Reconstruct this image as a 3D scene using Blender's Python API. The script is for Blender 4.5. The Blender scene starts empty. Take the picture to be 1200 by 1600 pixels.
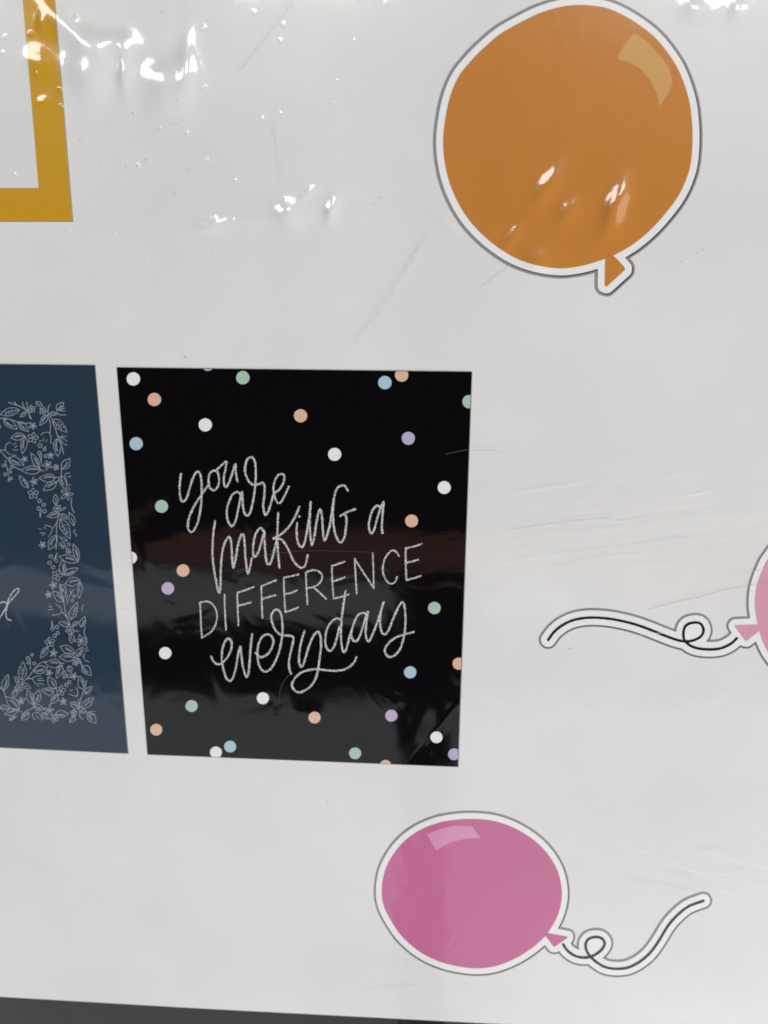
import bpy, math, random
import numpy as np
from mathutils import Vector, Matrix
from mathutils.geometry import tessellate_polygon

random.seed(4)
RNG = np.random.default_rng(4)
S = bpy.context.scene
COL = S.collection

# ------------------------------------------------------------------ camera
# sheet plane: X to the right along the print, Y up the print, Z out of the sheet
FPX, DIST = 1180.0, 0.25
dn = Vector((-34.0, 4600.0, FPX)).normalized()
rt = Vector((21600.0, 454.0, -FPX)).normalized()
rt = (rt - dn * rt.dot(dn)).normalized()
UP = -dn
NRM = rt.cross(UP)
AX = Vector((rt.z, UP.z, NRM.z))
CAM = -DIST * AX
cam_d = bpy.data.cameras.new('camera')
cam = bpy.data.objects.new('camera', cam_d)
COL.objects.link(cam)
m = Matrix.Identity(4)
for c, v in enumerate((Vector((rt.x, UP.x, NRM.x)), -Vector((rt.y, UP.y, NRM.y)), -AX)):
    for r in range(3):
        m[r][c] = v[r]
m.translation = CAM
cam.matrix_world = m
cam_d.sensor_fit = 'VERTICAL'
cam_d.sensor_height = 36.0
cam_d.lens = FPX / 1600.0 * 36.0
cam_d.clip_start, cam_d.clip_end = 0.01, 50.0
cam_d.dof.use_dof = True
cam_d.dof.focus_distance = 0.236
cam_d.dof.aperture_fstop = 15.0
S.camera = cam


def at(x, y):
    """the point of the sheet's plane seen at photograph pixel (x, y)"""
    d = Vector((x - 600.0, y - 800.0, FPX))
    w = Vector((d.dot(rt), d.dot(UP), d.dot(NRM)))
    return CAM + w * (-CAM.z / w.z)


# ------------------------------------------------------------------ world and lamps
world = bpy.data.worlds.new('World')
S.world = world
world.use_nodes = True
bg = world.node_tree.nodes['Background']
bg.inputs['Color'].default_value = (0.045, 0.036, 0.038, 1)
bg.inputs['Strength'].default_value = 1.0


def lamp(name, loc, size, radiance, color, target=(0, 0, 0)):
    d = bpy.data.lights.new(name, 'AREA')
    d.shape = 'RECTANGLE'
    d.size, d.size_y = size
    d.energy = radiance * math.pi * size[0] * size[1]
    d.color = color
    o = bpy.data.objects.new(name, d)
    COL.objects.link(o)
    o.location = loc
    z = (Vector(loc) - Vector(target)).normalized()
    x = (Vector((1, 0, 0)) - z * z.x).normalized()
    y = z.cross(x)
    o.rotation_euler = Matrix(((x.x, y.x, z.x), (x.y, y.y, z.y), (x.z, y.z, z.z))).to_euler()
    return o


# strip lamps of the shop ceiling, above the top edge of the sheet
for k, x in enumerate((-1.05, -0.25, 0.55, 1.3)):
    lamp('ceiling_strip_lamp', (x, 0.88, 1.5), (0.42, 0.28), 12.0, (0.99, 0.995, 0.985))
# added soft panels beyond the bottom edge, shaped for grey reflections on the cards
lamp('added_panel_fill', (-1.06, -1.72, 1.35), (2.05, 1.75), 0.72, (0.93, 0.97, 1.0), (-1.06, 0, 0))
lamp('added_panel_fill', (1.12, -1.69, 1.35), (2.05, 1.75), 0.72, (0.93, 0.97, 1.0), (1.12, 0, 0))
lamp('band_reflection_fill', (-0.66, -0.60, 1.45), (1.2, 0.115), 0.74, (0.93, 0.97, 1.0), (-0.66, 0, 0))  # added pair, split to draw the grey bands mirrored in the black card
lamp('band_reflection_fill', (0.26, -0.585, 1.45), (0.22, 0.09), 0.70, (0.93, 0.97, 1.0), (0.26, 0, 0))
lamp('brown_reflection_fill', (0.1, -0.47, 1.45), (1.6, 0.10), 0.38, (1.0, 0.50, 0.36))  # added lamp standing in for a brown shelf mirrored in the card
lamp('added_side_fill', (2.3, 0.5, 1.5), (1.6, 2.2), 2.1, (1.0, 0.91, 0.86))  # added fill that warms and lifts the right side
lamp('added_low_fill', (0.75, -1.0, 0.42), (0.9, 0.35), 9.5, (0.97, 0.98, 1.0))  # added grazing fill that brightens the lower part of the sheet

vs = S.view_settings
vs.view_transform, vs.look, vs.gamma, vs.exposure = 'Standard', 'None', 1.0, 0.07
S.cycles.filter_width = 1.8
S.cycles.max_bounces = 4
S.cycles.diffuse_bounces = 2
S.cycles.glossy_bounces = 2


# ------------------------------------------------------------------ materials
class NT:
    """small helper for building node trees"""
    def __init__(self, tree):
        self.t = tree

    def n(self, kind, **kw):
        nd = self.t.nodes.new(kind)
        for k, v in kw.items():
            setattr(nd, k, v)
        return nd

    def link(self, a, b):
        self.t.links.new(a, b)

    def put(self, sock, v):
        if isinstance(v, (int, float, tuple, list, Vector)):
            sock.default_value = v
        else:
            self.link(v, sock)

    def math(self, op, a, b=0.0, clamp=False):
        nd = self.n('ShaderNodeMath', operation=op, use_clamp=clamp)
        self.put(nd.inputs[0], a)
        self.put(nd.inputs[1], b)
        return nd.outputs[0]

    def vmath(self, op, a, b=(0, 0, 0)):
        nd = self.n('ShaderNodeVectorMath', operation=op)
        self.put(nd.inputs[0], a)
        self.put(nd.inputs[1], b)
        return nd.outputs['Value'] if op in ('LENGTH', 'DOT_PRODUCT') else nd.outputs[0]

    def noise(self, vec, scale, detail=2.0, rough=0.5, dist=0.0):
        nd = self.n('ShaderNodeTexNoise', noise_dimensions='2D')
        self.put(nd.inputs['Vector'], vec)
        nd.inputs['Scale'].default_value = scale
        nd.inputs['Detail'].default_value = detail
        nd.inputs['Roughness'].default_value = rough
        nd.inputs['Distortion'].default_value = dist
        return nd

    def mapped(self, vec, loc, rot, scale):
        """TEXTURE mapping: a frame of size `scale`, turned by rot, standing at loc"""
        nd = self.n('ShaderNodeMapping', vector_type='TEXTURE')
        self.put(nd.inputs['Vector'], vec)
        nd.inputs['Location'].default_value = loc
        nd.inputs['Rotation'].default_value = (0, 0, rot)
        nd.inputs['Scale'].default_value = scale
        return nd.outputs[0]

    def gauss(self, vec, px, py, su, sv, rot=0.0):
        """bell of half-widths su, sv photograph pixels round (px, py)"""
        q = at(px, py)
        k = 0.000212
        v = self.mapped(vec, (q.x, q.y, 0), rot, (su * k, sv * k, 1.0))
        v = self.vmath('MULTIPLY', v, (1, 1, 0))
        d2 = self.vmath('DOT_PRODUCT', v, v)
        return self.math('EXPONENT', self.math('MULTIPLY', d2, -1.0))


def film_group():
    """relief of the clear film that is stretched over sheet, cards and cutouts"""
    g = bpy.data.node_groups.new('film_relief', 'ShaderNodeTree')
    g.interface.new_socket('Normal', in_out='OUTPUT', socket_type='NodeSocketVector')
    t = NT(g)
    pos = t.n('ShaderNodeNewGeometry').outputs['Position']
    pos = t.vmath('MULTIPLY', pos, (1, 1, 0))
    # the height is carried along in the z of the coordinates, so that the terms are worked out one after another
    flat = (1, 1, 0)

    def add(vec, fac, amp):
        sc = t.n('ShaderNodeVectorMath', operation='SCALE')
        sc.inputs[0].default_value = (0, 0, amp)
        t.put(sc.inputs['Scale'], fac)
        return t.vmath('ADD', vec, sc.outputs[0])

    def cen(nd):
        return t.math('SUBTRACT', nd.outputs['Fac'], 0.5)

    def xy(v):
        return t.vmath('MULTIPLY', v, flat)
    v = pos
    for sc_, dt, ro, di, amp in ((24, 0.0, .4, .5, 0.00017), (58, 1.5, .5, .8, 0.000095), (420, 1.0, .5, 0.0, 0.0000018)):
        v = add(v, cen(t.noise(xy(v), sc_, dt, ro, di)), amp)
    # stretched drag lines on the right
    drag = cen(t.noise(t.mapped(xy(v), (0, 0, 0), 0.16, (0.10, 0.015, 1)), 3.2, 3.0, 0.55))
    v = add(v, t.math('MULTIPLY', drag, t.gauss(v, 1050, 830, 230, 150)), 0.00024)
    drag = cen(t.noise(t.mapped(xy(v), (0, 0, 0), -0.3, (0.11, 0.011, 1)), 3.2, 3.0, 0.6))
    v = add(v, t.math('MULTIPLY', drag, t.gauss(v, 1130, 1360, 200, 70)), 0.00030)
    for (px, py, su, sv, rot, amp) in DENTS:
        v = add(v, t.gauss(v, px, py, su, sv, rot), amp)
    # ragged coordinates so that no crease is a clean ellipse
    w = t.noise(xy(v), 100, 0.5)
    v = t.vmath('ADD', v, t.vmath('MULTIPLY', t.vmath('SUBTRACT', w.outputs['Color'], (.5, .5, .5)), (.0022, .0022, 0)))
    # crumpled corner at the upper left
    ridge = cen(t.noise(xy(v), 42, 0.6, 0.5, 0.8))
    v = add(v, t.math('MULTIPLY', ridge, t.gauss(v, 200, 40, 190, 110)), 0.00016)
    w2 = t.noise(xy(v), 700, 2)
    v = t.vmath('ADD', v, t.vmath('MULTIPLY', t.vmath('SUBTRACT', w2.outputs['Color'], (.5, .5, .5)), (.00012, .00012, 0)))
    # small pimples pressed into the film
    vo = t.n('ShaderNodeTexVoronoi', voronoi_dimensions='2D')
    t.put(vo.inputs['Vector'], xy(v))
    vo.inputs['Scale'].default_value = 135.0
    sx = t.n('ShaderNodeSeparateColor')
    t.link(vo.outputs['Color'], sx.inputs[0])
    pick = t.math('GREATER_THAN', sx.outputs[0], 0.66)
    d = t.math('DIVIDE', vo.outputs['Distance'], 0.085)
    bell = t.math('MULTIPLY', t.math('EXPONENT', t.math('MULTIPLY', t.math('MULTIPLY', d, d), -1.0)), pick)
    v = add(v, t.math('MULTIPLY', bell, t.math('ADD', t.gauss(v, 190, 190, 260, 190), 0.0)), 0.00020)
    # single creases and dents: px, py, half-length, half-width (px), turn, height (m)
    for (px, py, su, sv, rot, amp) in BLOBS:
        v = add(v, t.gauss(v, px, py, su, sv, rot), amp * 1.6)
    h = t.vmath('DOT_PRODUCT', v, (0, 0, 1))
    b = t.n('ShaderNodeBump')
    b.inputs['Strength'].default_value = 1.0
    b.inputs['Distance'].default_value = 1.0
    t.link(h, b.inputs['Height'])
    out = t.n('NodeGroupOutput')
    t.link(b.outputs[0], out.inputs[0])
    return g


BLOBS = [
    (858, 290, 30, 11, 0.95, 0.00042), (890, 330, 22, 12, 0.95, 0.00034), (962, 328, 34, 15, 1.25, 0.00075),
    (840, 408, 17, 15, 0.3, 0.00034), (800, 372, 24, 8, 1.05, 0.00026),
    (452, 336, 21, 20, 0.0, 0.00062), (519, 328, 18, 9, 1.4, 0.00042), (484, 300, 14, 6, 0.7, 0.00020), (330, 352, 20, 9, 0.2, 0.00022),
    (118, 52, 66, 17, -0.7, 0.00048), (140, 116, 30, 36, 0.2, 0.00088), (178, 68, 34, 16, -0.15, 0.00044), (196, 112, 34, 11, 1.5, 0.00055),
    (264, 134, 36, 36, 0.3, 0.00088), (292, 108, 34, 13, 1.45, 0.00055),
    (1086, 14, 16, 12, 0.0, 0.00026), (1152, 16, 12, 14, 0.2, 0.00026),
    (66, 36, 9, 12, 0, 0.00018), (60, 98, 18, 16, 0, 0.00026), (66, 158, 9, 6, 0, 0.00012),
    (372, 348, 70, 12, 0.10, 0.00016), (600, 470, 130, 5, 0.95, 0.00004),
    (700, 352, 26, 7, -0.6, 0.00014), (960, 856, 150, 4, 0.16, 0.00005), (860, 760, 60, 3, 0.2, 0.00006), (1090, 770, 22, 2.5, 0.25, 0.00006),
    (960, 812, 40, 2.5, 0.12, 0.00005),
]
DENTS = [(655, 1125, 34, 22, 1.1, -0.00016), (690, 1130, 60, 4, 0.95, 0.00005), (330, 640, 50, 22, 1.35, 0.00016), (262, 795, 70, 26, 0.6, -0.00020),
         (480, 1120, 30, 24, 0.4, 0.00010), (560, 1150, 30, 20, 0.2, -0.00009), (60, 700, 60, 22, 1.4, 0.00014), (40, 790, 90, 9, 0.5, 0.00007)]
FILM = film_group()


def material(name, color, grain=0.05, gscale=2600, coat=1.0, rough=0.24, spec=0.32, chalk=None, mottle_sheen=0.0, emboss=True):
    mt = bpy.data.materials.new(name)
    mt.use_nodes = True
    t = NT(mt.node_tree)
    bs = mt.node_tree.nodes['Principled BSDF']
    geo = t.n('ShaderNodeNewGeometry').outputs['Position']
    nz = t.noise(geo, gscale, 2.0, 0.6)
    mp = t.n('ShaderNodeMapRange')
    t.link(nz.outputs['Fac'], mp.inputs[0])
    mp.inputs['From Min'].default_value, mp.inputs['From Max'].default_value = 0.3, 0.7
    mp.inputs['To Min'].default_value, mp.inputs['To Max'].default_value = 1 - grain, 1 + grain
    fac = mp.outputs[0]
    if mottle_sheen:
        st = t.noise(geo, 13, 3.0, 0.55)
        fac = t.math('MULTIPLY', fac, t.math('ADD', t.math('MULTIPLY', t.math('SUBTRACT', st.outputs['Fac'], 0.5), mottle_sheen), 1.0))
    col = t.n('ShaderNodeVectorMath', operation='SCALE')
    col.inputs[0].default_value = color
    t.link(fac, col.inputs['Scale'])
    out = col.outputs[0]
    if chalk:
        cz = t.noise(geo, 2300, 1.0, 0.7)
        mr = t.n('ShaderNodeMapRange')
        t.link(cz.outputs['Fac'], mr.inputs[0])
        mr.inputs['From Min'].default_value, mr.inputs['From Max'].default_value = chalk[0], chalk[1]
        mx = t.n('ShaderNodeMix', data_type='RGBA')
        t.link(mr.outputs[0], mx.inputs['Factor'])
        mx.inputs['A'].default_value = (*chalk[2], 1)
        t.link(out, mx.inputs['B'])
        out = mx.outputs['Result']
    t.link(out, bs.inputs['Base Color'])
    bs.inputs['Roughness'].default_value = rough
    bs.inputs['Specular IOR Level'].default_value = spec
    bs.inputs['Coat Weight'].default_value = coat
    bs.inputs['Coat Roughness'].default_value = 0.065
    bs.inputs['Coat IOR'].default_value = 1.5
    fg = t.n('ShaderNodeGroup')
    fg.node_tree = FILM
    t.link(fg.outputs[0], bs.inputs['Coat Normal'])
    t.link(fg.outputs[0], bs.inputs['Normal'])
    return mt


M = {
    'sheet': material('glossy_white_sheet', (.77, .77, .76), 0.02, 1500, mottle_sheen=0.16),  # cloudy mottle puts broad soft reflections into the sheet colour
    'white': material('white_print', (.86, .865, .855), 0.015),
    'frame_white': material('card_white', (.74, .745, .74), 0.02),
    'orange': material('orange_print', (.565, .225, .042), 0.07, mottle_sheen=0.12),
    'orange_light': material('orange_highlight_print', (.62, .35, .12), 0.05),
    'pink': material('pink_print', (.575, .155, .31), 0.07, mottle_sheen=0.12),
    'pink_light': material('pink_highlight_print', (.70, .31, .50), 0.05),
    'pale_pink': material('pale_pink_print', (.68, .345, .455), 0.05),
    'yellow': material('mustard_print', (.60, .325, .020), 0.07),
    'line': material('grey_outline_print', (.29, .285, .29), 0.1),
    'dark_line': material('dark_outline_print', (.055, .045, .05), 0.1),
    'ink': material('black_string_print', (.006, .005, .007), 0.1),
    'black': material('black_print', (.0016, .0015, .0023), 0.2, spec=0.0),
    'navy': material('navy_print', (.021, .040, .067), 0.16, spec=0.05),
    'chalk': material('chalk_lettering_print', (.72, .76, .76), 0.12, chalk=(.34, .58, (.13, .13, .135))),
    'floral': material('floral_line_print', (.37, .41, .46), 0.1, chalk=(.28, .58, (.20, .235, .29))),
    'dot_white': material('white_dot_print', (.84, .85, .85), 0.03),
    'dot_peach': material('peach_dot_print', (.74, .48, .345), 0.07),
    'dot_blue': material('blue_dot_print', (.42, .58, .68), 0.05),
    'dot_green': material('green_dot_print', (.40, .58, .47), 0.05),
    'dot_purple': material('lilac_dot_print', (.50, .43, .62), 0.05),
    'scratch': material('scratch', (.42, .42, .42), 0.3),
    'pale_scratch': material('pale_scratch', (.86, .86, .86), 0.3),
    'mid_scratch': material('faint_scratch', (.70, .70, .69), 0.15),
    'card_scratch': material('scratch_on_black', (.10, .10, .10), 0.5),
    'shelf': material('dark_shelf', (.014, .013, .016), 0.3, 900, mottle_sheen=1.2, coat=0.8, spec=0.1),
}


# ------------------------------------------------------------------ shape helpers
def smooth(pts, closed=False, step=1.2):
    """Catmull-Rom through the points, about one sample per `step` pixels"""
    p = [np.array(q, float) for q in pts]
    n = len(p)
    if n < 3:
        closed = False
    out = []
    for i in range(n if closed else n - 1):
        a = p[(i - 1) % n] if closed or i > 0 else 2 * p[0] - p[1]
        b, c = p[i], p[(i + 1) % n]
        d = p[(i + 2) % n] if closed or i + 2 < n else 2 * p[-1] - p[-2]
        k = max(1, int(np.linalg.norm(c - b) / step))
        for j in range(k):
            t = j / k
            out.append(0.5 * ((2 * b) + (c - a) * t + (2 * a - 5 * b + 4 * c - d) * t * t + (3 * b - 3 * c + d - a) * t ** 3))
    if not closed:
        out.append(p[-1])
    return np.array(out)


class Field:
    """signed distance of a drawing, in photograph pixels, on a grid"""
    def __init__(self, pts, pad, res):
        pts = np.concatenate(pts)
        self.lo = pts.min(0) - pad
        hi = pts.max(0) + pad
        self.res = res
        self.nx, self.ny = (np.ceil((hi - self.lo) / res).astype(int) + 1)
        self.x = self.lo[0] + np.arange(self.nx) * res
        self.y = self.lo[1] + np.arange(self.ny) * res
        self.pad = pad
        self.d = np.full((self.ny, self.nx), 1e3)

    def _dist(self, line, reach, w0=None):
        best = np.full_like(self.d, 1e3)
        for k in range(len(line) - 1):
            a, b = line[k], line[k + 1]
            w = 0.0 if w0 is None else w0[k]
            i0 = max(0, int((min(a[0], b[0]) - reach - self.lo[0]) / self.res))
            i1 = min(self.nx, int((max(a[0], b[0]) + reach - self.lo[0]) / self.res) + 2)
            j0 = max(0, int((min(a[1], b[1]) - reach - self.lo[1]) / self.res))
            j1 = min(self.ny, int((max(a[1], b[1]) + reach - self.lo[1]) / self.res) + 2)
            if i1 <= i0 or j1 <= j0:
                continue
            X, Y = self.x[None, i0:i1], self.y[j0:j1, None]
            e = b - a
            L = max(e @ e, 1e-9)
            t = np.clip(((X - a[0]) * e[0] + (Y - a[1]) * e[1]) / L, 0, 1)
            dd = np.hypot(X - a[0] - t * e[0], Y - a[1] - t * e[1]) - w
            best[j0:j1, i0:i1] = np.minimum(best[j0:j1, i0:i1], dd)
        return best

    def stroke(self, line, half, vary=0.0):
        w = half * (1 + vary * (RNG.random(len(line)) - 0.5))
        if vary:
            w = np.convolve(np.pad(w, 2, mode='edge'), np.ones(5) / 5, 'valid')
        self.d = np.minimum(self.d, self._dist(line, self.pad + half, w))
        return self

    def area(self, poly, grow=0.0):
        loop = np.vstack([poly, poly[:1]])
        dd = self._dist(loop, self.pad + abs(grow) + 2)
        X, Y = np.meshgrid(self.x, self.y)
        ins = np.zeros_like(X, bool)
        for k in range(len(loop) - 1):
            (x0, y0), (x1, y1) = loop[k], loop[k + 1]
            if y0 == y1:
                continue
            c = ((y0 > Y) != (y1 > Y)) & (X < (x1 - x0) * (Y - y0) / (y1 - y0) + x0)
            ins ^= c
        self.d = np.minimum(self.d, np.where(ins, -dd, dd) - grow)
        return self

    def loops(self, iso=0.0, small=6):
        f = self.d - iso
        f = np.where(np.abs(f) < 1e-6, 1e-6, f)
        s = f < 0
        act = np.argwhere((s[:-1, :-1] != s[1:, 1:]) | (s[:-1, 1:] != s[1:, :-1]) | (s[:-1, :-1] != s[:-1, 1:]))
        nxt = {}

        def pt(key):
            j, i, v = key
            if v:
                t = f[j, i] / (f[j, i] - f[j + 1, i])
                return (self.x[i], self.y[j] + t * self.res)
            t = f[j, i] / (f[j, i] - f[j, i + 1])
            return (self.x[i] + t * self.res, self.y[j])
        for j, i in act:
            a, b, c, d = s[j, i], s[j, i + 1], s[j + 1, i + 1], s[j + 1, i]
            T, R, B, L = (j, i, 0), (j, i + 1, 1), (j + 1, i, 0), (j, i, 1)
            # walk each cell clockwise: a segment starts where we leave the inside and ends where we enter it
            ring = [(T, a, b), (R, b, c), (B, c, d), (L, d, a)]
            outs = [e for e, p, q in ring if p and not q]
            inn = [e for e, p, q in ring if q and not p]
            if len(outs) == 1:
                nxt[outs[0]] = inn[0]
            elif len(outs) == 2:
                order = [e for e, _, _ in ring]
                for o in outs:
                    k = order.index(o)
                    nxt[o] = order[(k + 1) % 4] if order[(k + 1) % 4] in inn else order[(k - 1) % 4]
        res, seen = [], set()
        for st in list(nxt):
            if st in seen:
                continue
            loop, k = [], st
            while k in nxt and k not in seen:
                seen.add(k)
                loop.append(pt(k))
                k = nxt[k]
            if len(loop) >= small:
                res.append(np.array(loop))
        return res


def thin(loop, tol):
    """drop points that lie on the line between their neighbours"""
    n = len(loop)
    if n < 12:
        return loop
    keep = [0]
    a = 0
    for i in range(2, n):
        seg = loop[a:i + 1]
        e = loop[i] - loop[a]
        L = np.hypot(*e)
        off = np.abs((seg[:, 0] - loop[a][0]) * e[1] - (seg[:, 1] - loop[a][1]) * e[0]) / max(L, 1e-9)
        if off.max() > tol or L > 14:
            keep.append(i - 1)
            a = i - 1
    return loop[keep + [n - 1]] if np.hypot(*(loop[n - 1] - loop[keep[-1]])) > 0.2 else loop[keep]


def area2(loop):
    x, y = loop[:, 0], loop[:, 1]
    return 0.5 * np.sum(x * np.roll(y, -1) - y * np.roll(x, -1))


def slab(name, loops, z0, z1, mat, parent=None):
    """a flat piece with thickness: outlines in photograph pixels, from height z0 to z1 above the sheet"""
    loops = [l if len(l) > 2 else l for l in loops]
    P = [[at(*q) for q in l] for l in loops]
    flat = [v for l in P for v in l]
    tris = tessellate_polygon([[Vector((v.x, v.y, 0)) for v in l] for l in P])
    n = len(flat)
    verts = [(v.x, v.y, z1) for v in flat] + [(v.x, v.y, z0) for v in flat]
    faces = []
    for a, b, c in tris:
        u, w = flat[b] - flat[a], flat[c] - flat[a]
        faces.append((a, b, c) if u.x * w.y - u.y * w.x > 0 else (a, c, b))
    k = 0
    for l in P:
        m_ = len(l)
        s = sum(l[i].x * l[(i + 1) % m_].y - l[i].y * l[(i + 1) % m_].x for i in range(m_))
        for i in range(m_):
            a, b = k + i, k + (i + 1) % m_
            faces.append((a, b, b + n, a + n))
        k += m_
    me = bpy.data.meshes.new(name)
    me.from_pydata(verts, [], faces)
    me.materials.append(mat)
    me.update()
    o = bpy.data.objects.new(name, me)
    COL.objects.link(o)
    o.parent = parent
    return o


def drawn(name, lines, half, z, mat, parent, res=0.5, vary=0.0, rough=0.0):
    """pen strokes as one clean flat print: the cells of a grid inside the strokes, trimmed along their outline"""
    L = [smooth(l) for l in lines]
    f = Field(L, half * 2 + 2, res)
    for l in L:
        f.stroke(l, half, vary)
    d = f.d
    if rough:
        r = RNG.normal(0, 1, d.shape)
        r = (r + np.roll(r, 1, 0) + np.roll(r, 1, 1) + np.roll(r, (1, 1), (0, 1))) / 2
        d = d + r * rough
    s = d < 0
    verts, faces, key = [], [], {}

    def vid(k, x, y):
        if k not in key:
            key[k] = len(verts)
            v = at(x, y)
            verts.append((v.x, v.y, z))
        return key[k]

    def corner(j, i):
        return vid((j, i, 2), f.x[i], f.y[j])

    def cut(j, i, v):
        if v:
            t = d[j, i] / (d[j, i] - d[j + 1, i])
            return vid((j, i, 1), f.x[i], f.y[j] + t * res)
        t = d[j, i] / (d[j, i] - d[j, i + 1])
        return vid((j, i, 0), f.x[i] + t * res, f.y[j])
    cnt = s[:-1, :-1].astype(int) + s[1:, 1:] + s[:-1, 1:] + s[1:, :-1]
    for j in range(cnt.shape[0]):
        row = np.nonzero(cnt[j])[0]
        k = 0
        while k < len(row):
            i = row[k]
            if cnt[j, i] == 4:
                e = k
                while e + 1 < len(row) and row[e + 1] == row[e] + 1 and cnt[j, row[e + 1]] == 4:
                    e += 1
                i1 = row[e] + 1
                faces.append((corner(j + 1, i), corner(j + 1, i1), corner(j, i1), corner(j, i)))
                k = e + 1
                continue
            poly = []
            for (p, q, c) in (((j, i), (j, i + 1), (j, i, 0)), ((j, i + 1), (j + 1, i + 1), (j, i + 1, 1)),
                              ((j + 1, i + 1), (j + 1, i), (j + 1, i, 0)), ((j + 1, i), (j, i), (j, i, 1))):
                if s[p]:
                    poly.append(corner(*p))
                if s[p] != s[q]:
                    poly.append(cut(*c))
            if len(poly) > 2:
                faces.append(tuple(reversed(poly)))
            k += 1
    me = bpy.data.meshes.new(name)
    me.from_pydata(verts, [], faces)
    me.materials.append(mat)
    me.update()
    o = bpy.data.objects.new(name, me)
    COL.objects.link(o)
    o.parent = parent
    return o


def thing(name, label, cat, px, z=0.0, group=None):
    o = bpy.data.objects.new(name, None)
    o.empty_display_size = 0.01
    COL.objects.link(o)
    q = at(*px)
    o.location = (q.x, q.y, z)
    o['label'], o['category'] = label, cat
    if group:
        o['group'] = group
    return o


def settle():
    """children were modelled in place: keep them there under their moved parents"""
    bpy.context.view_layer.update()
    for o in S.objects:
        if o.parent is not None:
            o.matrix_parent_inverse = o.parent.matrix_world.inverted()


# ------------------------------------------------------------------ setting: the dark shelf under the sheet
def box(name, x0, x1, y0, y1, z0, z1, mat):
    v = [(x, y, z) for z in (z0, z1) for x, y in ((x0, y0), (x1, y0), (x1, y1), (x0, y1))]
    f = [(3, 2, 1, 0), (4, 5, 6, 7), (0, 1, 5, 4), (1, 2, 6, 5), (2, 3, 7, 6), (3, 0, 4, 7)]
    me = bpy.data.meshes.new(name)
    me.from_pydata(v, [], f)
    me.materials.append(mat)
    o = bpy.data.objects.new(name, me)
    COL.objects.link(o)
    return o


shelf = box('shelf_surface', -0.6, 0.6, -0.5, 0.5, -0.03, -0.0015, M['shelf'])
shelf['kind'] = 'structure'

# ------------------------------------------------------------------ the white sheet
sheet = thing('backing_sheet', 'large glossy white sheet under clear film on which cards and balloons lie', 'backing sheet', (600, 1590))
slab('paper', [np.array([(-420, 1534), (0, 1557.5), (300, 1575), (740, 1598), (1650, 1643), (1700, -420), (-520, -420)], float)],
     -0.0014, 0.0, M['sheet'], sheet)

# ------------------------------------------------------------------ balloons
def balloon(label, body, knot, high, string, mats, b, bs=9.5, off=(0.6, 0.9), w=3.3, wd=0.9):
    root = thing('balloon_cutout', label, 'balloon cutout', tuple(np.mean(body, 0)), 0.0, 'balloon cutouts with white borders')
    B = smooth(body, True, 2.0)
    allp = [B] + [np.array(knot, float)]
    st = None
    if string is not None:
        st = smooth(string, False, 1.5)
        allp.append(st)
    K = np.array(knot, float)
    f = Field(allp, b + 9, 1.0)
    f.area(B, 0.0).area(K, 0.0)
    if st is not None:
        # the border round the string is a little narrower than round the balloon
        f.stroke(st, b - bs + 1.3 if b > bs else 1.3)
    def outer(iso, shift=(0, 0)):
        l = max(f.loops(iso), key=lambda q: abs(area2(q)))
        return thin(l, 0.10) + np.array(shift)
    slab('outline', [outer(b + w)], 0.00001, 0.00006, M['line'], root)
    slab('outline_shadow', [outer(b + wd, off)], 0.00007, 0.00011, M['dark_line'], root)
    slab('border', [outer(b)], 0.00012, 0.00018, M['white'], root)
    slab('balloon', [B], 0.00019, 0.00022, mats[0], root)
    slab('knot', [K], 0.00023, 0.00026, mats[0], root)
    if high is not None:
        slab('highlight', [np.array(high, float)], 0.00023, 0.00026, mats[1], root)
    if string is not None:
        drawn('string', [string], 2.0, 0.00026, M['ink'], root, 0.5, 0.25)
    return root


O_BODY = [(692.5, 216.7), (695.8, 186), (703, 152), (716, 121), (734, 97.5), (755, 76), (781, 54), (812, 36), (844, 20.6), (877, 11),
          (908, 8.2), (943, 12), (969, 21.7), (995, 37), (1021, 57), (1041, 80), (1058, 106), (1069, 132), (1077, 160), (1080.5, 186),
          (1081.8, 218), (1079, 255), (1071, 283), (1058, 309), (1040, 333), (1019, 356.5), (993, 379), (967, 395), (946, 404.2),
          (923, 411.8), (901.7, 416.8), (877, 419.4), (850.7, 417), (824.7, 410.7), (801, 401), (777, 386), (755, 368), (736, 348),
          (720.7, 326), (707.7, 300), (699, 274), (693.8, 246)]
O_KNOT = [(945.7, 401), (956, 398), (966, 407), (976, 418.5), (976, 422), (948, 447.5), (944.8, 446.5), (945, 425)]
O_HIGH = [(964, 89), (976, 70), (987.8, 54), (993, 53.5), (999, 56), (1017, 71.5), (1034, 91), (1045, 108), (1049.5, 124), (1050, 131),
          (1046.5, 141), (1030.4, 166.4), (1024.6, 145), (1014.8, 125.7), (999.7, 108), (982, 98), (966, 93)]
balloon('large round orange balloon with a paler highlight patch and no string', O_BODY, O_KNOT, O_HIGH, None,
        (M['orange'], M['orange_light']), 11.0, off=(1.3, 1.2), w=5.0, wd=0.7)

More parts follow.
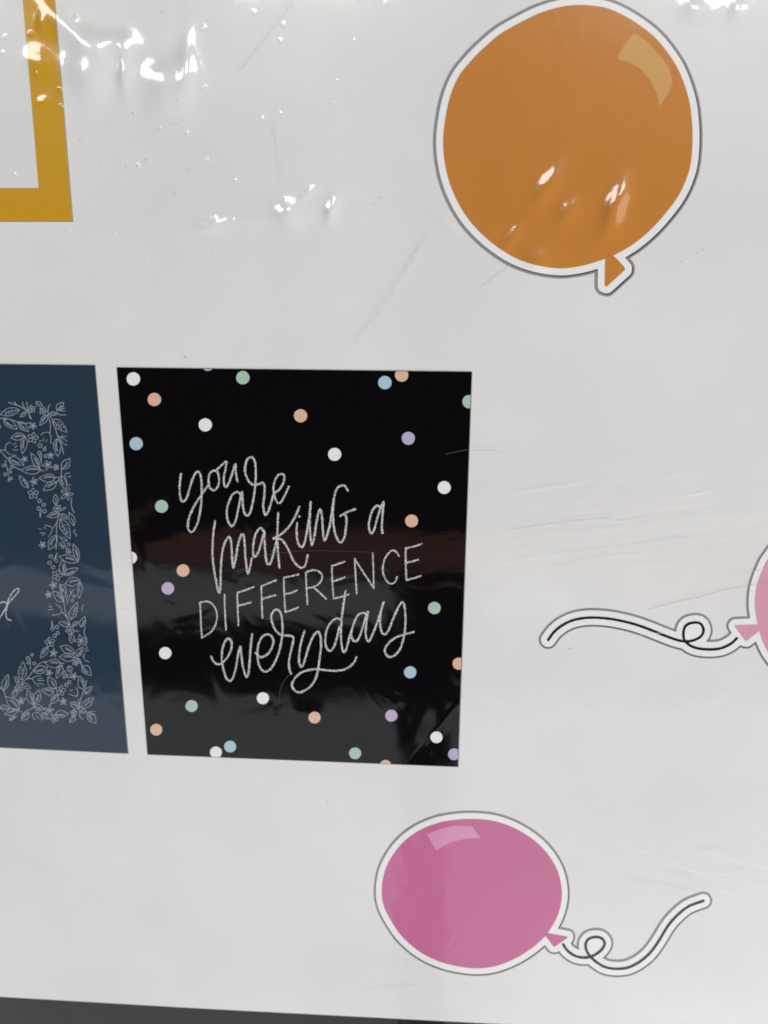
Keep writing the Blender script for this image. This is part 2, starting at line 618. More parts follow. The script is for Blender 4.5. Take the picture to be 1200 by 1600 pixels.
P_BODY = [(596.6, 1396), (599, 1369), (608, 1345), (626, 1319.5), (650, 1300), (680, 1286.5), (710, 1280.5), (740, 1279), (770, 1282),
          (800, 1291.6), (830, 1309), (854, 1331.5), (870.5, 1358.5), (877.4, 1387), (876.5, 1411), (869, 1435), (856, 1456.6),
          (847, 1467), (830, 1481.5), (806, 1496.5), (776, 1508.5), (746, 1512.4), (716, 1509.4), (686, 1501.6), (656, 1486.6),
          (629, 1463.5), (611, 1438), (600.5, 1417)]
P_KNOT = [(853, 1457), (857, 1457.6), (886.6, 1462.8), (886.2, 1465), (867, 1478.3), (864.5, 1478), (852, 1461.5)]
P_HIGH = [(667, 1303), (689, 1294), (713, 1289), (737.6, 1290.4), (750.5, 1308.4), (728, 1309.6), (704, 1315), (681.5, 1328)]
P_STR = [(880, 1475), (887, 1485), (899, 1493), (912.7, 1495.5), (926, 1492.8), (939, 1484), (944.7, 1473), (939, 1465), (928.7, 1463.5),
         (919, 1467), (914.8, 1476), (918, 1488), (928.7, 1500), (944.7, 1510), (963, 1513), (982, 1510.7), (1000.7, 1501),
         (1016.7, 1486.7), (1030, 1468), (1043, 1446.7), (1056.7, 1430.7), (1075, 1416), (1099, 1406.7)]
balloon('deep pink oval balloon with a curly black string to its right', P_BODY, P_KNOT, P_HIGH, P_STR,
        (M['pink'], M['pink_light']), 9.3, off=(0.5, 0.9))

L_BODY = [(1200, 872.5), (1192, 887.5), (1184.6, 905.5), (1180, 925), (1179, 944.6), (1181, 962.6), (1184.5, 981), (1190.6, 1000),
          (1200, 1019.6), (1218, 1041), (1250, 1058), (1295, 1064), (1345, 1045), (1382, 1003), (1397, 950), (1390, 895), (1360, 848),
          (1315, 822), (1268, 820), (1229, 838)]
L_KNOT = [(1184, 975.3), (1186.5, 985), (1166.5, 1000.6), (1163.5, 1000.2), (1147.6, 978), (1148.4, 976.8)]
L_STR = [(856.4, 999.4), (866, 986.7), (880, 975.7), (899, 967.7), (924.5, 964.6), (956, 967), (988, 974), (1016, 983.6), (1041.7, 994),
         (1063.8, 1001), (1079.7, 1001), (1094, 994.7), (1099, 984.5), (1094, 974), (1082.8, 972.5), (1071.7, 977), (1067.6, 988),
         (1070, 1001), (1082.8, 1010.5), (1101.8, 1014), (1124, 1013), (1141, 1005.7), (1151, 997)]
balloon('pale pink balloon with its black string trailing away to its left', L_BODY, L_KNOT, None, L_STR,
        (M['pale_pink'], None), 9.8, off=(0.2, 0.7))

# ------------------------------------------------------------------ the card with the mustard border
fr = thing('bordered_card', 'white card with a mustard yellow border, lying above the navy card', 'card', (0, 300), 0.0, 'cards on the sheet')
OUT = np.array([(-340, 345.5), (113.6, 345.5), (85, 0), (69, -200), (-400, -200)], float)
INN = np.array([(-290, 294), (61, 294), (36, 0), (24, -145), (-335, -145)], float)
slab('panel', [OUT], 0.00002, 0.00012, M['frame_white'], fr)
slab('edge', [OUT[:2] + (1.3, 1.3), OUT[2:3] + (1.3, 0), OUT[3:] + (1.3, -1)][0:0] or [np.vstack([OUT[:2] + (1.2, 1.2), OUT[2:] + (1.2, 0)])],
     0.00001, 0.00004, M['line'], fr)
slab('border', [OUT, INN], 0.00013, 0.00018, M['yellow'], fr)

# ------------------------------------------------------------------ the black card
CARD = np.array([(183, 574.3), (737, 581), (715.2, 1197.6), (231, 1178.3)], float)
card = thing('lettered_card', 'black card with pastel dots and chalk hand lettering, right of the navy card', 'card', (480, 1190), 0.0, 'cards on the sheet')
slab('panel', [CARD], 0.00002, 0.00020, M['black'], card)
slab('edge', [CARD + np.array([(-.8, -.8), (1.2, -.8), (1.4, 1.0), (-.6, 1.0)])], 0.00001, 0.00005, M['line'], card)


def clip(poly, quad):
    """part of a convex polygon inside a quad (Sutherland-Hodgman)"""
    n = len(quad)
    sgn = np.sign(area2(quad))
    for i in range(n):
        a, b = quad[i], quad[(i + 1) % n]
        side = lambda q: sgn * ((b[0] - a[0]) * (q[1] - a[1]) - (b[1] - a[1]) * (q[0] - a[0]))
        out = []
        for k in range(len(poly)):
            p, q = poly[k], poly[(k + 1) % len(poly)]
            sp, sq = side(p), side(q)
            if sp >= 0:
                out.append(p)
            if sp * sq < 0:
                out.append(p + (q - p) * (sp / (sp - sq)))
        poly = out
        if not poly:
            return None
    return np.array(poly)


DOTS = [('white', 208.7, 592), ('peach', 241.5, 624), ('white', 321, 663.7), ('blue', 213.2, 693), ('green', 379.7, 590),
        ('peach', 469.8, 649.5), ('purple', 325, 569), ('blue', 601.5, 597.7), ('peach', 627.7, 586), ('green', 732.8, 627.5),
        ('purple', 638, 684.7), ('white', 523, 709.7), ('white', 694, 761.5), ('green', 252.8, 791), ('white', 204.5, 871.2),
        ('peach', 286.4, 891), ('purple', 262.7, 919), ('peach', 643.3, 813.6), ('green', 678.7, 949.6), ('white', 258.5, 1020),
        ('peach', 716.7, 1036.5), ('blue', 641, 1050), ('white', 411, 1090.5), ('green', 299.7, 1102.7), ('peach', 491.7, 1120.7),
        ('purple', 611.5, 1117.7), ('peach', 244.5, 1139.7), ('white', 682, 1151.5), ('white', 337.7, 1175), ('blue', 359.8, 1166),
        ('green', 555, 1176.5), ('peach', 602.5, 1196), ('purple', 709.5, 1178)]
INSET = CARD + np.array([(.4, .4), (-.4, .4), (-.4, -.4), (.4, -.4)])
for c, x, y in DOTS:
    s = 1 - (y - 590) / 5600
    ph = random.random()
    circ = np.array([(x + 10.5 * s * math.cos(t) * (1 + .012 * math.sin(3 * t + ph * 6)), y + 10.4 * (1 - (y - 590) / 4600) * math.sin(t))
                     for t in np.linspace(0, 2 * math.pi, 40, endpoint=False)])
    p = clip(list(circ), INSET)
    if p is not None and len(p) > 2:
        slab('dot', [p], 0.00021, 0.00024, M['dot_' + c], card)


def z1(*p): return [(240 + x / 5.0, 660 + y / 5.0) for x, y in p]
def z2(*p): return [(440 + x / 5.0, 740 + y / 5.0) for x, y in p]
def z3(*p): return [(290 + x / 6.0, 900 + y / 6.0) for x, y in p]
def z4(*p): return [(470 + x / 5.714, 900 + y / 5.714) for x, y in p]


W_YOU = [z1((215, 403), (207, 470), (205, 540), (215, 600), (235, 616), (262, 585), (290, 490), (320, 410), (350, 383), (370, 420), (378, 500),
            (372, 640), (350, 770), (320, 835), (295, 856), (270, 825), (280, 740), (320, 650), (375, 565), (420, 500), (438, 470)),
         z1((505, 385), (470, 376), (440, 400), (430, 450), (440, 505), (470, 530), (500, 505), (513, 450), (505, 395), (490, 375), (520, 345),
            (560, 308), (572, 312), (565, 350), (550, 440), (555, 490), (568, 503), (590, 470), (615, 400), (640, 325), (643, 370),
            (650, 430), (657, 460))]
W_ARE = [z1((690, 600), (682, 560), (655, 543), (620, 560), (590, 620), (573, 690), (580, 760), (605, 806), (630, 795), (650, 740), (668, 650),
            (685, 565), (693, 546), (696, 600), (702, 670), (715, 712), (737, 726), (760, 690), (780, 600), (795, 500), (800, 400),
            (795, 320), (780, 280), (758, 270), (730, 295), (716, 350), (722, 410), (750, 465), (790, 488), (830, 478), (855, 470),
            (868, 500), (865, 580), (858, 650), (865, 705), (878, 722), (895, 700), (915, 640), (935, 570)),
         z1((935, 560), (985, 520), (1015, 470), (1022, 420), (1005, 402), (975, 410), (950, 450), (938, 510), (945, 575), (965, 620),
            (985, 630), (1010, 600), (1035, 550), (1058, 500))]
W_MAKING = [z1((482, 770), (470, 850), (463, 950), (463, 1050), (474, 1150), (490, 1235), (505, 1310), (518, 1325), (524, 1270), (526, 1170),
               (532, 1060), (550, 960), (585, 893), (605, 920), (612, 1000), (618, 1090), (626, 1135), (640, 1080), (660, 960), (685, 880),
               (703, 875), (712, 930), (718, 1040), (728, 1130), (738, 1180), (755, 1130), (768, 1060)),
            z1((868, 870), (850, 830), (825, 830), (795, 880), (780, 960), (780, 1030), (795, 1048), (820, 1010), (845, 930), (866, 850),
               (868, 920), (875, 1020), (885, 1090), (905, 1108), (925, 1070), (945, 990), (965, 910)),
            z1((975, 705), (970, 800), (968, 900), (972, 1000), (980, 1090), (985, 1134)),
            z1((1140, 655), (1110, 730), (1060, 810), (1000, 870), (935, 905)),
            z2((-60, 505), (-12, 508), (20, 535), (60, 605), (100, 690), (150, 733), (185, 715), (205, 635)),
            z2((122, 385), (118, 450), (128, 530), (155, 573), (180, 540), (200, 440), (218, 330), (228, 222)),
            z2((136, 336), (142, 333)),
            z2((228, 222), (222, 330), (222, 440), (230, 520), (239, 557), (258, 480), (275, 370), (297, 282), (312, 300), (320, 380),
               (325, 470), (335, 521), (355, 480), (375, 410), (392, 320), (402, 230)),
            z2((518, 130), (495, 95), (465, 93), (435, 115), (412, 180), (402, 280), (405, 380), (420, 470), (445, 525), (465, 536),
               (490, 500), (502, 430), (508, 360), (500, 325)),
            z2((460, 330), (510, 300), (577, 275))]
W_A = [z2((775, 262), (745, 250), (715, 280), (692, 340), (682, 400), (690, 450), (705, 463), (725, 430), (750, 340), (775, 265), (797, 220),
          (790, 300), (784, 400), (788, 462))]
W_DIFF = [z3((137, 245), (143, 350), (148, 480), (155, 575)), z3((137, 245), (200, 235), (245, 255), (285, 310), (297, 380), (280, 460), (235, 525), (155, 575)),
          z3((367, 172), (370, 300), (376, 420), (382, 503)),
          z3((487, 155), (490, 300), (497, 463)), z3((487, 155), (560, 130), (643, 100)), z3((492, 275), (560, 260), (612, 245)),
          z3((712, 92), (715, 220), (722, 392)), z3((712, 92), (780, 65), (848, 38)), z3((716, 215), (780, 195), (843, 177)),
          z2((18, 810), (22, 940), (30, 1078)), z2((18, 810), (75, 800), (132, 785)), z2((25, 940), (75, 930), (120, 910)), z2((30, 1078), (85, 1062), (132, 1042)),
          z2((190, 770), (195, 890), (203, 1018)), z2((190, 770), (250, 752), (295, 765), (318, 800), (300, 850), (260, 880), (200, 893)), z2((255, 890), (300, 930), (350, 978)),
          z2((393, 720), (398, 850), (408, 975)), z2((393, 720), (440, 705), (495, 685)), z2((400, 840), (450, 825), (493, 808)), z2((408, 975), (465, 960), (525, 942)),
          z2((588, 932), (580, 820), (572, 665)), z2((572, 665), (640, 770), (720, 892)), z2((720, 892), (718, 760), (712, 622)),
          z2((918, 645), (895, 608), (860, 600), (820, 640), (795, 700), (793, 770), (815, 830), (850, 858), (885, 845), (903, 805)),
          z2((970, 580), (970, 700), (975, 830)), z2((970, 580), (1030, 568), (1097, 545)), z2((972, 695), (1020, 683), (1067, 670)), z2((975, 830), (1030, 815), (1087, 797))]
W_EVERY = [z3((242, 752), (265, 800), (310, 825), (355, 805), (405, 740), (433, 670), (430, 610), (405, 583), (375, 605), (350, 670), (340, 760),
              (352, 850), (380, 945), (410, 980), (440, 960), (465, 890), (485, 790), (500, 700), (515, 660)),
           z3((515, 660), (525, 740), (540, 850), (560, 920), (575, 943), (592, 900), (602, 800), (612, 660), (625, 540)),
           z3((655, 718), (700, 755), (750, 745), (800, 690), (825, 610), (800, 555), (755, 545), (710, 580), (682, 650), (675, 740), (690, 830),
              (720, 880), (755, 892), (800, 865), (850, 780), (885, 680), (905, 570), (910, 460), (895, 350), (860, 312), (830, 320),
              (805, 370), (815, 440), (850, 510), (900, 550), (960, 555), (1005, 565), (1012, 600), (990, 700), (970, 800), (975, 870), (990, 915)),
           z4((36, 487), (12, 560), (-8, 650), (-15, 750), (0, 805), (20, 795), (45, 720), (75, 620), (115, 530), (155, 495), (175, 530), (182, 620),
              (170, 720), (155, 830), (130, 920), (85, 985), (30, 1022), (-19, 1035), (-62, 1009), (-76, 962), (-48, 905), (9, 857), (76, 836),
              (150, 828), (230, 838), (310, 842), (390, 830), (445, 800), (480, 760), (497, 722)),
           z4((350, 385), (320, 375), (280, 400), (240, 460), (220, 550), (228, 630), (260, 665), (290, 640), (320, 560), (345, 450)),
           z4((400, 130), (385, 230), (370, 340), (360, 450), (360, 560), (372, 650), (388, 678), (410, 640), (435, 540), (450, 490)),
           z4((590, 340), (555, 325), (510, 350), (470, 430), (452, 510), (465, 565), (490, 580), (520, 550), (555, 450), (585, 350), (600, 320),
              (585, 420), (580, 520), (595, 570), (612, 578), (640, 520), (680, 420), (715, 310), (740, 232)),
           z4((740, 232), (715, 320), (708, 410), (720, 490), (745, 518), (780, 490), (820, 390), (870, 280), (905, 230), (925, 260), (935, 360),
              (930, 480), (915, 560), (890, 640), (850, 695), (795, 720), (755, 685), (755, 640), (790, 590), (850, 545), (920, 520), (1010, 495))]
for k, (w, hw) in enumerate(((W_YOU, 1.45), (W_ARE, 1.45), (W_MAKING, 1.5), (W_A, 1.5), (W_DIFF, 1.18), (W_EVERY, 1.45))):
    drawn('lettering', w, hw, 0.00024 + k * 0.000012, M['chalk'], card, 0.4, 0.6, 0.24)

# ------------------------------------------------------------------ the navy card with the floral border
NAVY = np.array([(-420, 565), (148, 570.8), (199.7, 1176.8), (-330, 1152)], float)
navy = thing('floral_card', 'navy blue card with a pale line drawn floral border, left of the black card', 'card', (0, 1160), 0.0, 'cards on the sheet')
slab('panel', [NAVY], 0.00002, 0.00020, M['navy'], navy)
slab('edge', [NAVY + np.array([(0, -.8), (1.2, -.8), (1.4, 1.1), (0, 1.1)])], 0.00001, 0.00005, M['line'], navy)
ZF = 0.00023


def frame(o, s):
    return lambda *p: [(o[0] + x / s, o[1] + y / s) for x, y in p]


ZK = [0]
def put(name, lines, half):
    ZK[0] += 1
    drawn(name, lines, half, ZF + (ZK[0] % 7) * 0.000006, M['floral'], navy, 0.34, 0.3)


def leaf(fr_, base, tip, w, veins=False):
    a, b = np.array(fr_(base)[0]), np.array(fr_(tip)[0])
    sc = fr_((1, 0))[0][0] - fr_((0, 0))[0][0]
    w = w * sc * 0.5
    e = b - a
    n = np.array((-e[1], e[0])) / max(np.hypot(*e), 1e-6)
    j = random.uniform(-.12, .12)
    def side(s, k):
        return [a, a + e * .22 + n * s * w * .78 * k, a + e * (.48 + j) + n * s * w * k, a + e * .78 + n * s * w * .55 * k, b]
    lines = [side(1, 1.0 + j), side(-1, 1.0 - j)]
    lines.append([a + e * .05, a + e * .35 + n * w * .12, a + e * random.uniform(.6, .78)])
    if veins:
        for k in (.34, .50, .66):
            c = a + e * k
            lines.append([c - n * w * .30, c + e * .05 - n * w * .55])
            lines.append([c + n * w * .20, c + e * .05 + n * w * .48])
    elif w > 4.2:
        c = a + e * .25 + n * w * .3
        lines.append([c, c + e * .25 + n * w * .12, c + e * .40])
    put('leaf', lines, 0.50)


def flower(fr_, c, r):
    c = np.array(fr_(c)[0])
    r = r * (fr_((1, 0))[0][0] - fr_((0, 0))[0][0])
    ph = random.uniform(0, 6.28)
    loop = [c + r * (.80 + .22 * math.cos(5 * t)) * np.array((math.cos(t + ph), math.sin(t + ph))) for t in np.linspace(0, 2 * math.pi, 31)]
    mid = [c + r * .20 * np.array((math.cos(t), math.sin(t))) for t in np.linspace(0, 2 * math.pi, 9)]
    lines = [loop, mid] + [[c + r * .22 * np.array((math.cos(t), math.sin(t))), c + r * .45 * np.array((math.cos(t), math.sin(t)))] for t in (ph + .6, ph + 1.9, ph + 3.1, ph + 4.4, ph + 5.6)]
    put('flower', lines, 0.50)


def star(fr_, c, r):
    c = np.array(fr_(c)[0])
    r = r * (fr_((1, 0))[0][0] - fr_((0, 0))[0][0])
    ph = random.uniform(0, 6.28)
    lines = []
    for k in range(5):
        t = ph + k * 1.2566
        d, n = np.array((math.cos(t), math.sin(t))), np.array((-math.sin(t), math.cos(t)))
        q = r * random.uniform(.8, 1.05)
        lines += [[c, c + d * q * .6 + n * q * .2, c + d * q], [c, c + d * q * .6 - n * q * .2, c + d * q]]
    put('blossom', lines, 0.45)


def berry(fr_, c, r):
    c = np.array(fr_(c)[0])
    r = r * (fr_((1, 0))[0][0] - fr_((0, 0))[0][0]) * .92
    put('berry', [[c + r * np.array((math.cos(t) * random.uniform(.93, 1.07), math.sin(t))) for t in np.linspace(0, 2 * math.pi, 13)]], 0.52)


def stem(fr_, *lines, half=0.56):
    put('stem', [fr_(*l) for l in lines], half)


A, B_, C_, D_ = frame((0, 615), 10), frame((0, 715), 10), frame((40, 820), 10), frame((50, 920), 10)
E_ = frame((0, 1020), 7.5)
LEAVES = [
    (A, [((310, 255), (0, 325), 120, 1), ((60, 400), (275, 555), 120, 0), ((290, 440), (450, 590), 100, 0), ((390, 660), (175, 690), 110, 0), ((400, 660), (355, 940), 100, 0),
         ((625, 1170), (490, 925), 90, 0), ((140, 1000), (380, 1115), 110, 0), ((410, 290), (320, 360), 60, 0), ((565, 130), (670, 200), 70, 0), ((755, 330), (630, 490), 90, 0),
         ((780, 310), (900, 320), 60, 0), ((820, 400), (1050, 600), 130, 1), ((890, 700), (910, 980), 120, 0), ((890, 260), (1000, 135), 100, 0), ((970, 1180), (1095, 1010), 120, 0)]),
    (B_, [((650, 190), (330, 195), 130, 0), ((450, 470), (305, 280), 90, 0), ((875, 310), (620, 320), 130, 0), ((890, 380), (680, 510), 120, 0), ((960, 280), (1030, 500), 110, 0),
          ((880, 730), (870, 570), 80, 0), ((940, 870), (740, 920), 90, 0), ((960, 880), (1060, 950), 70, 0), ((1160, 1060), (1085, 850), 80, 0), ((945, 950), (1100, 1265), 140, 1)]),
    (C_, [((490, 160), (365, 390), 120, 0), ((830, 560), (750, 295), 90, 0), ((830, 570), (520, 490), 120, 0), ((590, 770), (578, 540), 100, 0), ((605, 780), (825, 675), 100, 0),
          ((860, 865), (620, 920), 130, 0), ((860, 890), (840, 1140), 80, 0), ((540, 930), (640, 1060), 90, 0), ((605, 1200), (430, 1030), 120, 0)]),
    (D_, [((610, 480), (710, 210), 120, 1), ((770, 600), (830, 430), 90, 0), ((590, 560), (420, 520), 80, 0), ((640, 570), (730, 510), 60, 0), ((620, 690), (620, 845), 80, 0),
          ((250, 910), (140, 1075), 90, 0), ((670, 1010), (440, 890), 120, 0), ((680, 1070), (430, 1060), 130, 0), ((700, 1050), (800, 910), 90, 0)]),
    (E_, [((260, 320), (275, 100), 95, 1), ((720, 120), (530, 120), 100, 0), ((730, 140), (665, 295), 70, 0), ((400, 210), (560, 170), 90, 0), ((225, 345), (180, 280), 50, 0),
          ((255, 360), (365, 415), 60, 0), ((185, 430), (160, 525), 60, 0), ((650, 420), (565, 280), 90, 0), ((640, 455), (490, 430), 90, 0), ((40, 440), (100, 250), 80, 0),
          ((230, 660), (75, 510), 110, 0), ((390, 600), (325, 430), 85, 0), ((415, 595), (460, 430), 90, 0), ((0, 640), (110, 640), 60, 0), ((215, 670), (55, 720), 80, 0),
          ((345, 700), (255, 785), 80, 0), ((400, 620), (520, 660), 70, 0), ((500, 700), (570, 770), 60, 0), ((650, 715), (805, 710), 80, 0), ((685, 490), (600, 595), 70, 0),
          ((930, 650), (825, 575), 70, 0), ((990, 430), (935, 270), 90, 0), ((950, 640), (1100, 525), 85, 1), ((880, 740), (820, 810), 60, 0), ((950, 680), (1020, 690), 50, 0),
          ((1030, 700), (1130, 820), 90, 0), ((965, 150), (1070, 260), 95, 0), ((810, 150), (835, 230), 60, 0), ((755, 300), (760, 205), 44, 0), ((110, 785), (195, 740), 30, 0),
          ((1000, 475), (1085, 390), 60, 0)]),
]
for fr_, ls in LEAVES:
    for b0, t0, w0, v0 in ls:
        leaf(fr_, b0, t0, w0, bool(v0))
for fr_, ls in ((A, [(500, 240, 60), (680, 270, 60), (520, 690, 85), (880, 1150, 45)]), (B_, [(525, 560, 85), (900, 790, 65)]), (C_, [(495, 785, 85)]),
                (D_, [(600, 640, 70), (285, 830, 80)]), (E_, [(225, 405, 50), (715, 440, 60), (640, 765, 50), (870, 700, 40), (890, 110, 38)])):
    for x, y, r in ls:
        flower(fr_, (x, y), r)
for fr_, ls in ((A, [(520, 500, 66), (795, 960, 55), (390, 1020, 55), (750, 1110, 85)]), (B_, [(535, 375, 70), (1050, 570, 115)]),
                (C_, [(270, 310, 65), (440, 940, 70), (365, 1085, 62)]), (D_, [(340, 1000, 68), (770, 810, 105)]),
                (E_, [(580, 230, 45), (250, 560, 55), (580, 670, 72), (745, 565, 52), (870, 270, 42)])):
    for x, y, r in ls:
        star(fr_, (x, y), r)
for fr_, ls in ((A, [(630, 810, 32), (700, 865, 25), (620, 925, 28), (715, 975, 25)]),
                (B_, [(65, 120, 25), (185, 150, 25), (85, 260, 25), (170, 220, 20), (150, 350, 20), (185, 320, 20), (625, 675, 30), (690, 735, 26), (610, 790, 28), (700, 835, 30)]),
                (C_, [(550, 300, 25), (585, 340, 20), (635, 240, 20), (680, 305, 25), (655, 415, 20), (695, 420, 20), (400, 490, 28), (380, 590, 28), (485, 555, 26), (435, 660, 28), (640, 1100, 25), (765, 1110, 25), (735, 1180, 20)]),
                (D_, [(395, 590, 28), (325, 625, 28), (410, 685, 26), (358, 730, 28)]),
                (E_, [(330, 60, 20), (405, 120, 18), (380, 20, 16), (335, 110, 16), (780, 375, 20), (815, 340, 20), (810, 270, 22)])):
    for x, y, r in ls:
        berry(fr_, (x, y), r)
stem(A, [(140, 135), (270, 180), (360, 220), (440, 290), (500, 400)], [(230, 130), (270, 180)], [(360, 130), (370, 190), (440, 280)], [(420, 130), (440, 240), (475, 380)])
stem(A, [(0, 385), (100, 385), (250, 430), (300, 450), (400, 465), (480, 450)])
stem(A, [(790, 165), (760, 220), (765, 320), (830, 420), (900, 640), (960, 780), (1000, 940)], [(770, 380), (795, 480), (785, 610)])
stem(A, [(890, 250), (1020, 275)], [(890, 290), (950, 330), (1030, 330)], [(940, 250), (1020, 225)])
stem(A, [(640, 645), (700, 605), (770, 610), (800, 680), (800, 780)], [(620, 745), (650, 735)], [(690, 700), (680, 740)], [(740, 720), (720, 755)], half=.47)
stem(A, [(160, 750), (100, 800), (90, 860), (130, 930), (260, 970)], [(215, 800), (255, 765)], [(235, 838), (280, 815)], [(205, 880), (290, 880)], [(175, 780), (170, 770)], half=.47)
stem(A, [(0, 890), (120, 1010), (200, 1120), (330, 1195)], [(0, 880), (90, 885)])
stem(A, [(900, 660), (960, 680), (1050, 660)], [(960, 680), (1050, 740)], [(930, 680), (1000, 780), (1060, 805)], [(985, 640), (970, 680)], half=.47)
stem(A, [(620, 950), (650, 1085)], [(655, 930), (650, 1085)], [(700, 865), (720, 820)], half=.47)
stem(A, [(0, 485), (18, 510), (5, 545)], half=.47)
stem(B_, [(90, 40), (120, 180), (150, 340)], [(110, 120), (70, 100)], [(125, 190), (180, 170)], half=.47)
stem(B_, [(970, 180), (960, 270), (930, 340), (870, 390)], [(880, 305), (940, 310)], [(600, 180), (690, 210)])
stem(B_, [(1100, 240), (1030, 250), (1020, 340), (1060, 420), (1110, 420)], [(1060, 300), (1110, 290)], half=.47)
stem(B_, [(940, 800), (1040, 770)], [(950, 830), (1030, 790)], half=.47)
stem(B_, [(930, 870), (890, 1060), (890, 1250), (880, 1430)], [(895, 1010), (830, 1100)])
stem(B_, [(700, 1050), (800, 1080), (820, 1130), (790, 1200), (760, 1235)], [(610, 1110), (660, 1115)], [(690, 1080), (720, 1110)], [(630, 1170), (720, 1180)], [(660, 1210), (690, 1200)], half=.47)
stem(B_, [(1130, 620), (1120, 740), (1165, 870)], half=.5)
stem(B_, [(635, 935), (650, 800)], [(635, 935), (625, 830)], half=.47)
stem(C_, [(780, 75), (755, 110), (790, 140), (795, 175)], half=.5)
stem(C_, [(530, 170), (600, 270), (650, 400)], [(560, 210), (620, 190)], [(640, 360), (700, 380)], half=.47)
stem(C_, [(500, 430), (440, 550)], [(500, 430), (470, 530)], half=.47)
stem(C_, [(760, 1000), (700, 1100), (650, 1230)], [(700, 1000), (710, 1080)], [(640, 1110), (650, 1180)], half=.47)
stem(D_, [(450, 20), (500, 200), (530, 370), (610, 570)], [(465, 350), (540, 430), (590, 530)])
stem(D_, [(380, 240), (450, 290), (465, 350), (420, 395), (320, 405)], [(260, 275), (320, 280)], [(260, 325), (340, 320)], [(280, 235), (290, 240)], half=.47)
stem(D_, [(810, 250), (780, 300), (800, 340)], half=.5)
stem(D_, [(315, 490), (335, 610)], [(315, 490), (310, 600)], [(650, 640), (740, 665)], half=.47)
stem(D_, [(840, 590), (815, 680), (855, 770), (860, 850)], [(680, 1070), (740, 1090), (780, 1160)])
stem(D_, [(870, 910), (830, 950)], [(890, 955), (840, 975)], [(810, 1030), (830, 1110), (900, 1140)], [(830, 1000), (800, 1060)], half=.5)
stem(E_, [(250, 350), (330, 290), (420, 170), (490, 110), (550, 100)], [(320, 300), (395, 298)], [(720, 120), (755, 118)])
stem(E_, [(360, 190), (360, 60)], half=.47)
stem(E_, [(480, 265), (400, 280), (390, 320), (460, 385)], [(440, 320), (520, 320)], [(450, 300), (500, 290)], [(460, 350), (520, 370)], half=.47)
stem(E_, [(0, 400), (45, 440), (70, 510)], [(215, 670), (255, 692)])
stem(E_, [(400, 570), (390, 640), (300, 690), (255, 780)])
stem(E_, [(500, 790), (470, 710), (400, 700), (385, 740), (420, 785)], [(430, 730), (460, 770)], half=.5)
stem(E_, [(940, 720), (935, 600), (985, 440), (1020, 320)], [(920, 540), (935, 600)], [(930, 730), (970, 775)])
stem(E_, [(900, 400), (915, 460), (900, 505), (810, 480)], [(820, 440), (860, 430)], half=.47)
stem(E_, [(1040, 690), (1115, 680)], [(1060, 725), (1115, 715)], half=.5)
stem(E_, [(900, 55), (950, 120), (970, 170)])
zl = frame((0, 850), 4.571)
drawn('lettering', [zl((60, 420), (20, 412), (-15, 440), (-35, 490), (-20, 530), (5, 520), (35, 470), (58, 424)),
                    zl((45, 480), (62, 425), (95, 385), (125, 352), (139, 325), (128, 316), (100, 335), (68, 385), (48, 450), (46, 505), (58, 535), (80, 542))],
      0.85, 0.00028, M['chalk'], navy, 0.34, 0.4, 0.05)

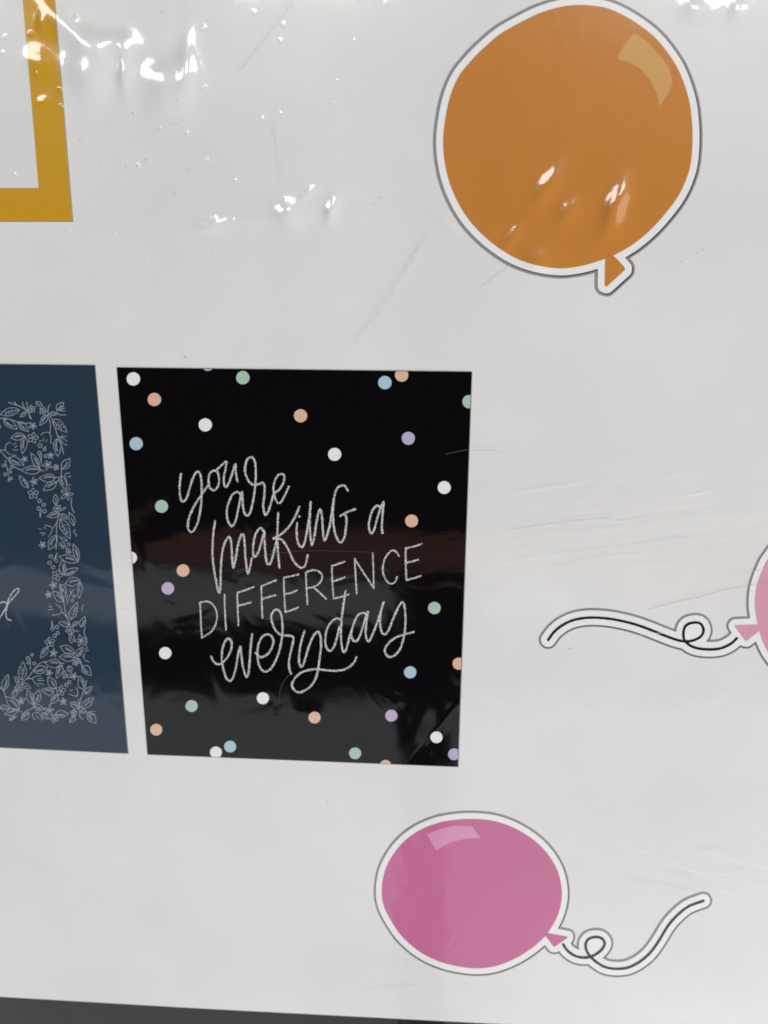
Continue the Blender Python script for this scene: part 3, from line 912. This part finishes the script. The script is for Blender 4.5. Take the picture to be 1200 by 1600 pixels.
# ------------------------------------------------------------------ scuffs and motes on the film
SCR = [('scratch', .45, [(1013, 951), (1060, 938.5), (1090, 932.5), (1127.5, 922), (1165, 914.5), (1210, 907)]),
       ('mid_scratch', .55, [(1135, 899), (1165, 894), (1210, 887)]),
       ('scratch', .35, [(753, 447), (772, 432), (793, 416)]),
       ('mid_scratch', .6, [(372, 112), (400, 78), (430, 40), (458, 2)]),
       ('pale_scratch', .5, [(228, 212), (262, 196), (300, 183)]), ('pale_scratch', .4, [(180, 250), (205, 226), (218, 216)]),
       ('pale_scratch', .4, [(150, 212), (163, 198), (177, 182)]), ('mid_scratch', .45, [(427, 195), (433, 240), (438, 282)]),
       ('card_scratch', .5, [(696, 709.5), (715, 705), (731, 702.5)]), ('mid_scratch', .55, [(740, 703), (760, 702), (782, 704)]),
       ('card_scratch', .35, [(435, 1097), (440, 1072), (452, 1052)]), ('card_scratch', .30, [(405, 868), (480, 860), (580, 862)]),
       ('mid_scratch', .5, [(1085, 1372), (1062, 1362)]), ('mid_scratch', .5, [(986, 1374), (1030, 1381), (1072, 1388), (1090, 1395)]),
       ('mid_scratch', .5, [(1090, 1328), (1130, 1318)]), ('mid_scratch', .5, [(570, 1545), (610, 1541), (652, 1537)]),
       ('mid_scratch', .45, [(800, 826), (870, 815), (960, 806)]), ('mid_scratch', .45, [(860, 884), (930, 868), (1010, 860)]),
       ('pale_scratch', .45, [(960, 1000), (1010, 990), (1040, 988)]), ('pale_scratch', .4, [(330, 108), (352, 92)])]
for k, (mn, hw, l) in enumerate(SCR):
    drawn('scratch', [l], hw * 0.66, 0.00034 + k * 0.000008, M[mn], sheet, 0.3, 0.8)
for mn, dx in (('mid_scratch', 0.0), ('pale_scratch', 1.6)):
    dash = []
    for k in range(22):
        q = k / 21
        x, y = 664 - 108 * q + 10 * math.sin(q * 3) + random.uniform(-2, 2) + dx, 366 + 166 * q + dx
        dash.append([(x, y), (x - 1.8, y + 2.0), (x - random.uniform(2.5, 4.5), y + random.uniform(3, 5.5))])
    drawn('scuff', dash, 0.5, 0.00054 + dx * 0.00001, M[mn], sheet, 0.3, 0.8)
MOTES = [(290, 557, 1.4), (592, 309, 1.3), (585, 318, 1.0), (1097, 390, 1.6), (1064, 408, 1.2), (1088, 395, 1.1), (208, 177, 1.3), (157, 258, 1.2), (197, 260, 1.3), (228, 250, 1.4),
         (296, 266, 1.1), (273, 302, 1.2), (126, 220, 1.3), (254, 20, 1.3), (140, 1460, .9), (330, 1508, 1.1), (342, 1270, 1.1), (192, 950, 1.0), (205, 878, 1.0), (890, 1012, 1.5),
         (180, 1510, .8), (1098, 1240, .9), (512, 1250, 1.0), (820, 520, .8), (760, 640, .8), (900, 560, .8), (60, 1300, .8), (90, 1240, 1.0), (415, 1420, .7), (985, 640, .8)]
for k in range(26):
    MOTES.append((random.uniform(0, 1200), random.choice((random.uniform(380, 560), random.uniform(1210, 1540))), random.uniform(.4, .8)))
specks = []
for x, y, r in MOTES:
    a = random.uniform(0, 6.28)
    e = random.uniform(.5, .9)
    specks.append(np.array([(x + r * math.cos(t) * math.cos(a) - r * e * math.sin(t) * math.sin(a),
                             y + r * math.cos(t) * math.sin(a) + r * e * math.sin(t) * math.cos(a)) for t in np.linspace(0, 6.2832, 8, endpoint=False)]))
sp = slab('dust', specks, 0.00056, 0.00058, M['scratch'], sheet)
sp['kind'] = 'stuff'
settle()
